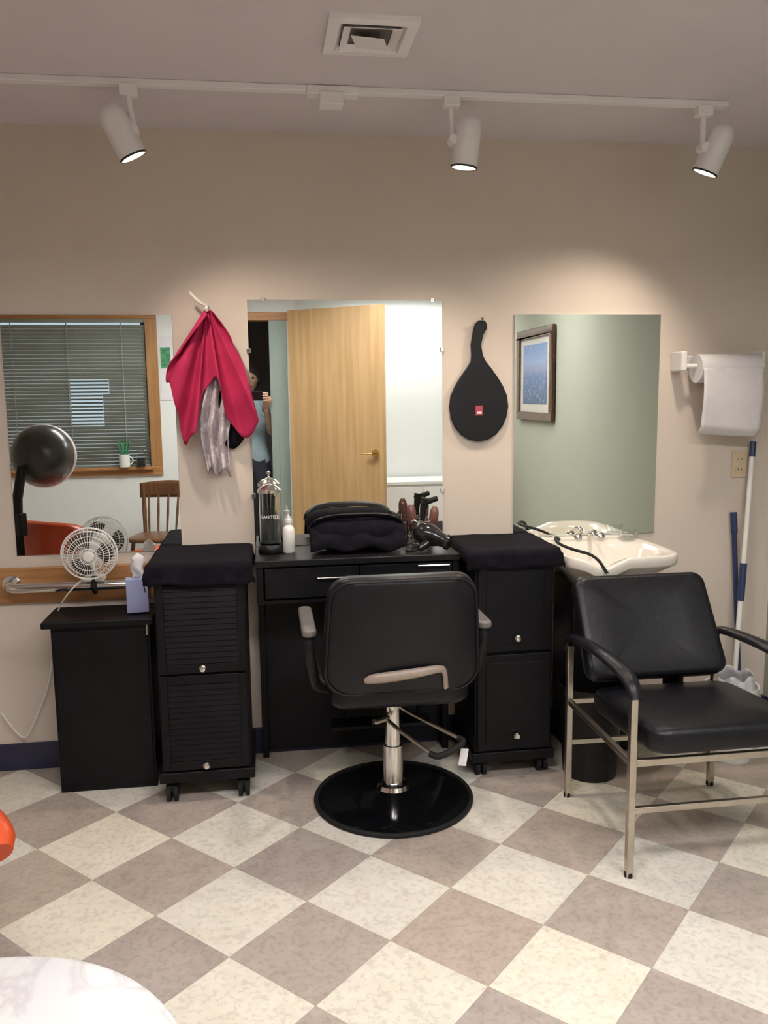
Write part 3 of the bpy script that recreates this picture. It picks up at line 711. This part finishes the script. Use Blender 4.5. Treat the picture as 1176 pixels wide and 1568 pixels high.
fx=Vector((.55,-.835,0))
rz=math.atan2(fx.x,-fx.y)
g=G('hair_dryer_chair',(-1.025,-1.60,0),rz,local=True)
slab(rrect(.50,.52,.09,8,0,-.02),lambda a,b_,d:Vector((a,b_,.42+d)),.12,'seat_cushion','orange',g,0)
slab(rrect(.60,.42,.14,10,0,.20),lambda a,b_,d:Vector((a,.27+d+.14*b_-.05*(a/.26)**2,.41+b_*.98)),.09,'backrest','orange',g,0)
for s_ in(-1,1):
    MB().tube([(s_*.315,.24,.56),(s_*.32,.10,.585),(s_*.325,-.15,.585),(s_*.33,-.29,.575),(s_*.33,-.335,.56)],[.035,.042,.046,.05,.03],16,sm=2,flat=(.8,1.15)).build('armrest','orange',g)
    MB().tube([(s_*.315,.20,.55),(s_*.30,.20,.06),(s_*.30,.22,.0)],.014,10).tube([(s_*.325,-.20,.56),(s_*.30,-.20,.0)],.014,10).tube([(s_*.30,.2,.30),(s_*.30,-.2,.30)],.012,10).build('leg_frame','chrome',g)
MB().box(-.25,.25,-.22,.24,.33,.365).build('seat_base','blacklam',g,bevel=.01)
MB().tube([(-.04,.24,.35),(-.04,.44,.45),(-.04,.45,.90),(-.03,.40,1.12)],.026,12,sm=1).box(-.09,.01,.425,.475,.76,.88).build('dryer_arm','blacklam',g,bevel=.006)
RH=Matrix.Rotation(-rz,3,'Z')@Matrix.Rotation(math.radians(-84),3,'X')
hcn=(-.03,.27,1.17)
MB().lathe([(0,.10),(.06,.095),(.115,.07),(.150,.03),(.165,-.02),(.168,-.07),(.161,-.07),(.152,-.03),(.14,.01),(.10,.05),(0,.07)],hcn,RH,44).build('dryer_hood','hood',g)
MB().lathe([(.168,-.07),(.174,-.065),(.172,-.045),(.167,-.04)],hcn,RH,44,cap=False).build('hood_rim','white',g)
MB().lathe([(0,.104),(.03,.103),(.032,.092)],hcn,RH,24).build('hood_cap','hood',g)

# wooden spindle chair
g=G('wooden_chair',(-.80,-3.0,0),.25,local=True)
slab(rrect(.40,.40,.10,8),lambda a,b_,d:Vector((a,b_,.44+d)),.032,'seat','chairwood',g,0)
s=MB()
for sx in(-1,1):
    for sy in(-1,1):s.tube([(sx*.14,sy*.14,.43),(sx*.165,sy*.165,.22),(sx*.19,sy*.19,0)],[.014,.02,.011],10)
    s.tube([(sx*.17,-.16,.45),(sx*.185,-.20,.62),(sx*.20,-.235,.80)],[.014,.017,.014],10)
for i in range(5):
    x=(i-2)*.07;s.tube([(x,-.165,.45),(x*1.08,-.20,.60),(x*1.12,-.23,.73)],[.007,.011,.007],8)
s.tube([(-.165,0,.2),(.165,0,.2)],.01,8)
s.build('legs_and_spindles','chairwood',g)
MB().grid(lambda u,v_:Vector(((u-.5)*.46,-.235-.03*cos((u-.5)*pi)-.01*v_,.71+.11*v_+.02*sin(u*pi)*v_)),20,5).build('crest_rail','chairwood',g,solid=.02)

# window-sill items
g=G('brush_mug',(-1.10,-3.50,.93))
MB().lathe([(0,.0),(.04,.0),(.042,.01),(.042,.10),(.038,.10),(.038,.008),(0,.006)],(-1.10,-3.50,.931),n=28).tube([(-1.06,-3.50,.95),(-1.035,-3.50,.965),(-1.035,-3.50,.995),(-1.06,-3.50,1.01)],.005,8,sm=1).build('mug','white',g)
s=MB()
for i in range(7):
    a=i*.9;s.tube([(-1.10+.015*cos(a),-3.50+.015*sin(a),.94),(-1.10+.045*cos(a),-3.50+.03*sin(a),1.13+.02*sin(i*3))],[.004,.007],8)
s.build('brushes','green',g)
g=G('glass_jar',(-.98,-3.50,.93))
MB().lathe([(0,0),(.036,0),(.038,.01),(.038,.10),(.03,.12),(.03,.13),(.026,.13),(.034,.10),(.034,.01),(0,.008)],(-.975,-3.505,.931),n=28).build('jar','glass',g)
MB().lathe([(0,.0),(.032,.006),(.032,.06),(0,.06)],(-.975,-3.505,.933),n=24).build('contents','rubber',g)
g=G('wall_poster',(-.74,-3.54,1.5))
MB().box(-.80,-.68,-3.549,-3.545,1.45,1.95).build('sheet','paper',g,smooth=False)
MB().box(-.79,-.715,-3.5445,-3.543,1.70,1.86).build('print','green',g,smooth=False)

# picture on right wall
g=G('framed_picture',(2.19,-3.3,1.64))
y0,y1,z0,z1=-3.72,-2.83,1.25,1.985
s=MB();fw=.065
s.box(2.16,2.198,y0,y1,z0,z0+fw).box(2.16,2.198,y0,y1,z1-fw,z1).box(2.16,2.198,y0,y0+fw,z0+fw,z1-fw).box(2.16,2.198,y1-fw,y1,z0+fw,z1-fw)
s.build('frame','framebr',g,bevel=.008)
MB().box(2.18,2.196,y0+fw,y1-fw,z0+fw,z1-fw).build('mat_board','matt',g,smooth=False)
MB().box(2.176,2.181,y0+fw+.08,y1-fw-.09,z0+fw+.07,z1-fw-.06).build('print','painting',g,smooth=False)

# white cabinet in alcove
g=G('white_cabinet',(1.35,-4.1,.35))
MB().box(1.02,1.75,-4.35,-3.95,.05,.68).box(1.06,1.71,-4.33,-3.99,.0,.05).build('body','white',g,bevel=.006)
MB().box(1.0,1.77,-4.37,-3.93,.68,.71).build('top','white',g,bevel=.006)
MB().box(1.035,1.38,-3.95,-3.935,.07,.66).box(1.39,1.735,-3.95,-3.935,.07,.66).build('doors','white',g,bevel=.004)
MB().tube([(1.35,-3.93,.5),(1.35,-3.915,.5),(1.35,-3.915,.4),(1.35,-3.93,.4)],.005,8).tube([(1.42,-3.93,.5),(1.42,-3.915,.5),(1.42,-3.915,.4),(1.42,-3.93,.4)],.005,8).build('pulls','chrome',g)

# ---------------------------------------------------------------- photographer (seen in the mirror)
g=G('photographer',(-.12,-3.92,0))
px,py=-.11,-3.90
J={'pel':(px,py,.95,.135,.10),'wst':(px,py,1.08,.125,.095),'chs':(px,py,1.27,.15,.105),'sh':(px,py,1.40,.10,.075),'nk':(px,py+.01,1.475,.052,.052),'nk2':(px,py+.02,1.53,.05,.05),
'hl':(px-.09,py,.90,.09,.09),'kl':(px-.10,py+.01,.50,.058,.06),'al':(px-.10,py-.02,.10,.038,.042),'tl':(px-.11,py+.12,.035,.035,.03),
'hr':(px+.09,py,.90,.09,.09),'kr':(px+.10,py+.01,.50,.058,.06),'ar':(px+.10,py-.02,.10,.038,.042),'tr':(px+.11,py+.12,.035,.035,.03),
'sl':(px-.17,py,1.385,.06,.06),'el':(px-.21,py+.10,1.15,.042,.042),'wl':(px-.03,py+.33,1.385,.026,.026),
'sr':(px+.16,py,1.385,.06,.06),'er':(px+.175,py+.10,1.16,.040,.040),'wr':(px+.13,py+.34,1.385,.026,.026)}
E=[('pel','wst'),('wst','chs'),('chs','sh'),('sh','nk'),('nk','nk2'),('pel','hl'),('hl','kl'),('kl','al'),('al','tl'),('pel','hr'),('hr','kr'),('kr','ar'),('ar','tr'),('sh','sl'),('sl','el'),('el','wl'),('sh','sr'),('sr','er'),('er','wr')]
ks=list(J);me=bpy.data.meshes.new('body');me.from_pydata([J[k][:3] for k in ks],[(ks.index(a),ks.index(b_)) for a,b_ in E],[])
bo=bpy.data.objects.new('tmp_body',me);COL.objects.link(bo)
md=bo.modifiers.new('skin','SKIN')
for i,k in enumerate(ks):
    me.skin_vertices[0].data[i].radius=J[k][3:5];me.skin_vertices[0].data[i].use_root=(i==0)
md2=bo.modifiers.new('s','SUBSURF');md2.levels=2;md2.render_levels=2
dg=bpy.context.evaluated_depsgraph_get();bm_=bpy.data.meshes.new_from_object(bo.evaluated_get(dg));bm_.name='body'
bpy.data.objects.remove(bo)
ob=bpy.data.objects.new('body',bm_);COL.objects.link(ob)
for mm in('scrub','pants','skin','rubber'):bm_.materials.append(M[mm])
for p_ in bm_.polygons:
    c_=p_.center;p_.use_smooth=True
    idx=0
    if c_.z<.93:idx=1
    if c_.z<.09:idx=3
    if c_.z>1.455 and abs(c_.x-px)<.09 and c_.y<py+.12:idx=2
    if c_.y>py+.10 and c_.z>.93 and (c_.y>py+.13 or c_.z<1.2):idx=2
    p_.material_index=idx
attach(ob,g)
hc=Vector((px,py+.035,1.62))
def head(u,v_):
    a=2*pi*u;t=pi*v_;r=sin(t);zz=cos(t)
    x=.076*r*cos(a);y=.095*r*sin(a);z=.118*zz
    if zz<0:x*=1-.28*(-zz);y=y*(1-.12*(-zz))+(.010*(-zz) if y>0 else 0)
    if sin(a)>.0:
        fx_=cos(a)*r
        y+=.022*math.exp(-((fx_)/.16)**2)*math.exp(-((zz+.18)/.16)**2)
        y-=.010*math.exp(-((abs(fx_)-.40)/.16)**2)*math.exp(-((zz-.03)/.12)**2)
        y+=.006*math.exp(-(fx_/.35)**2)*math.exp(-((zz+.55)/.08)**2)
        y+=.008*math.exp(-(fx_/.3)**2)*math.exp(-((zz+.88)/.12)**2)
    return hc+Vector((x,y,z))
MB().grid(head,64,44,cu=True).build('head','skin',g,ang=180)
s=MB()
for sx in(-1,1):s.lathe([(0,.006),(.010,.005),(.014,0),(.012,-.006),(0,-.008)],hc+Vector((sx*.077,0,-.005)),Matrix.Rotation(sx*pi/2,3,'Y'),16,sx=1.9,sy=1.1)
s.build('ears','skin',g)
s=MB()
for sx in(-1,1):s.lathe([(0,.012),(.008,.009),(.012,0),(0,-.012)],hc+Vector((sx*.030,.076,.004)),Matrix.Rotation(-pi/2,3,'X'),14)
s.build('eyes','hair',g)
MB().tube([hc+Vector((-.022,.083,-.062)),hc+Vector((0,.090,-.062)),hc+Vector((.022,.083,-.062))],[.003,.005,.003],8).build('lips','pink',g)
def hair(u,v_):
    a=2*pi*u;t=pi*(.02+.62*v_);fr=max(0,sin(a))
    t=t*(1-.42*fr);r=sin(t)
    return hc+Vector((.086*r*cos(a),.106*r*sin(a)-.006,.126*cos(t)+.003*sin(a*17)))
MB().grid(hair,48,20,cu=True).build('hair','hair',g,solid=.006,ang=180)
MB().prism(rrect(.15,.075,.01,5,px+.055,1.475),XZ,-3.475,-3.467).build('phone','blackgloss',g,bevel=.002)
for sd,wx in((-1,px-.03),(1,px+.13)):
    w0=Vector((wx,py+.34,1.385));ex=px+.055+sd*.078
    s=MB();pc=Vector((ex+sd*.012,-3.50,1.435))
    s.tube([w0,w0*.5+pc*.5,pc,pc+Vector((0,.012,.03))],[.024,.030,.034,.026],14,sm=2,flat=(.6,1.1))
    for i in range(4):
        z=1.495-.019*i;ln=(.9,1.,.95,.8)[i]
        s.tube([pc+Vector((0,.005,z-1.455+.01)),Vector((ex+sd*.012,-3.478,z)),Vector((ex+sd*.004,-3.458,z)),Vector((ex-sd*.028*ln,-3.455,z))],[.0095,.009,.0085,.007],10,sm=1)
    s.tube([pc+Vector((-sd*.01,-.01,-.005)),Vector((ex-sd*.01,-3.49,1.45)),Vector((ex-sd*.035,-3.484,1.47))],[.012,.011,.008],10,sm=1)
    s.build('hand','skin',g)

# ---------------------------------------------------------------- world, camera
W=bpy.data.worlds.new('World');S.world=W;W.use_nodes=True
bg=W.node_tree.nodes['Background'];bg.inputs[0].default_value=(.60,.70,.78,1);bg.inputs[1].default_value=1.0
fpx=1290.;p=math.radians(7.95);yw=math.radians(8.0);r=math.radians(.7)
cam=bpy.data.cameras.new('camera');co=bpy.data.objects.new('camera',cam);COL.objects.link(co)
Fw=Vector((sin(yw)*cos(p),cos(yw)*cos(p),-sin(p)));R0=Vector((cos(yw),-sin(yw),0));U0=R0.cross(Fw)
Rt=R0*cos(r)-U0*sin(r);Up=R0*sin(r)+U0*cos(r)
mm=Matrix((Rt,Up,-Fw)).transposed().to_4x4();mm.translation=Vector((0,-3.39,1.475));co.matrix_world=mm
cam.sensor_fit='VERTICAL';cam.sensor_height=36;cam.lens=36*fpx/1568;cam.clip_start=.03
S.camera=co
S.view_settings.view_transform='Standard';S.view_settings.exposure=0.05
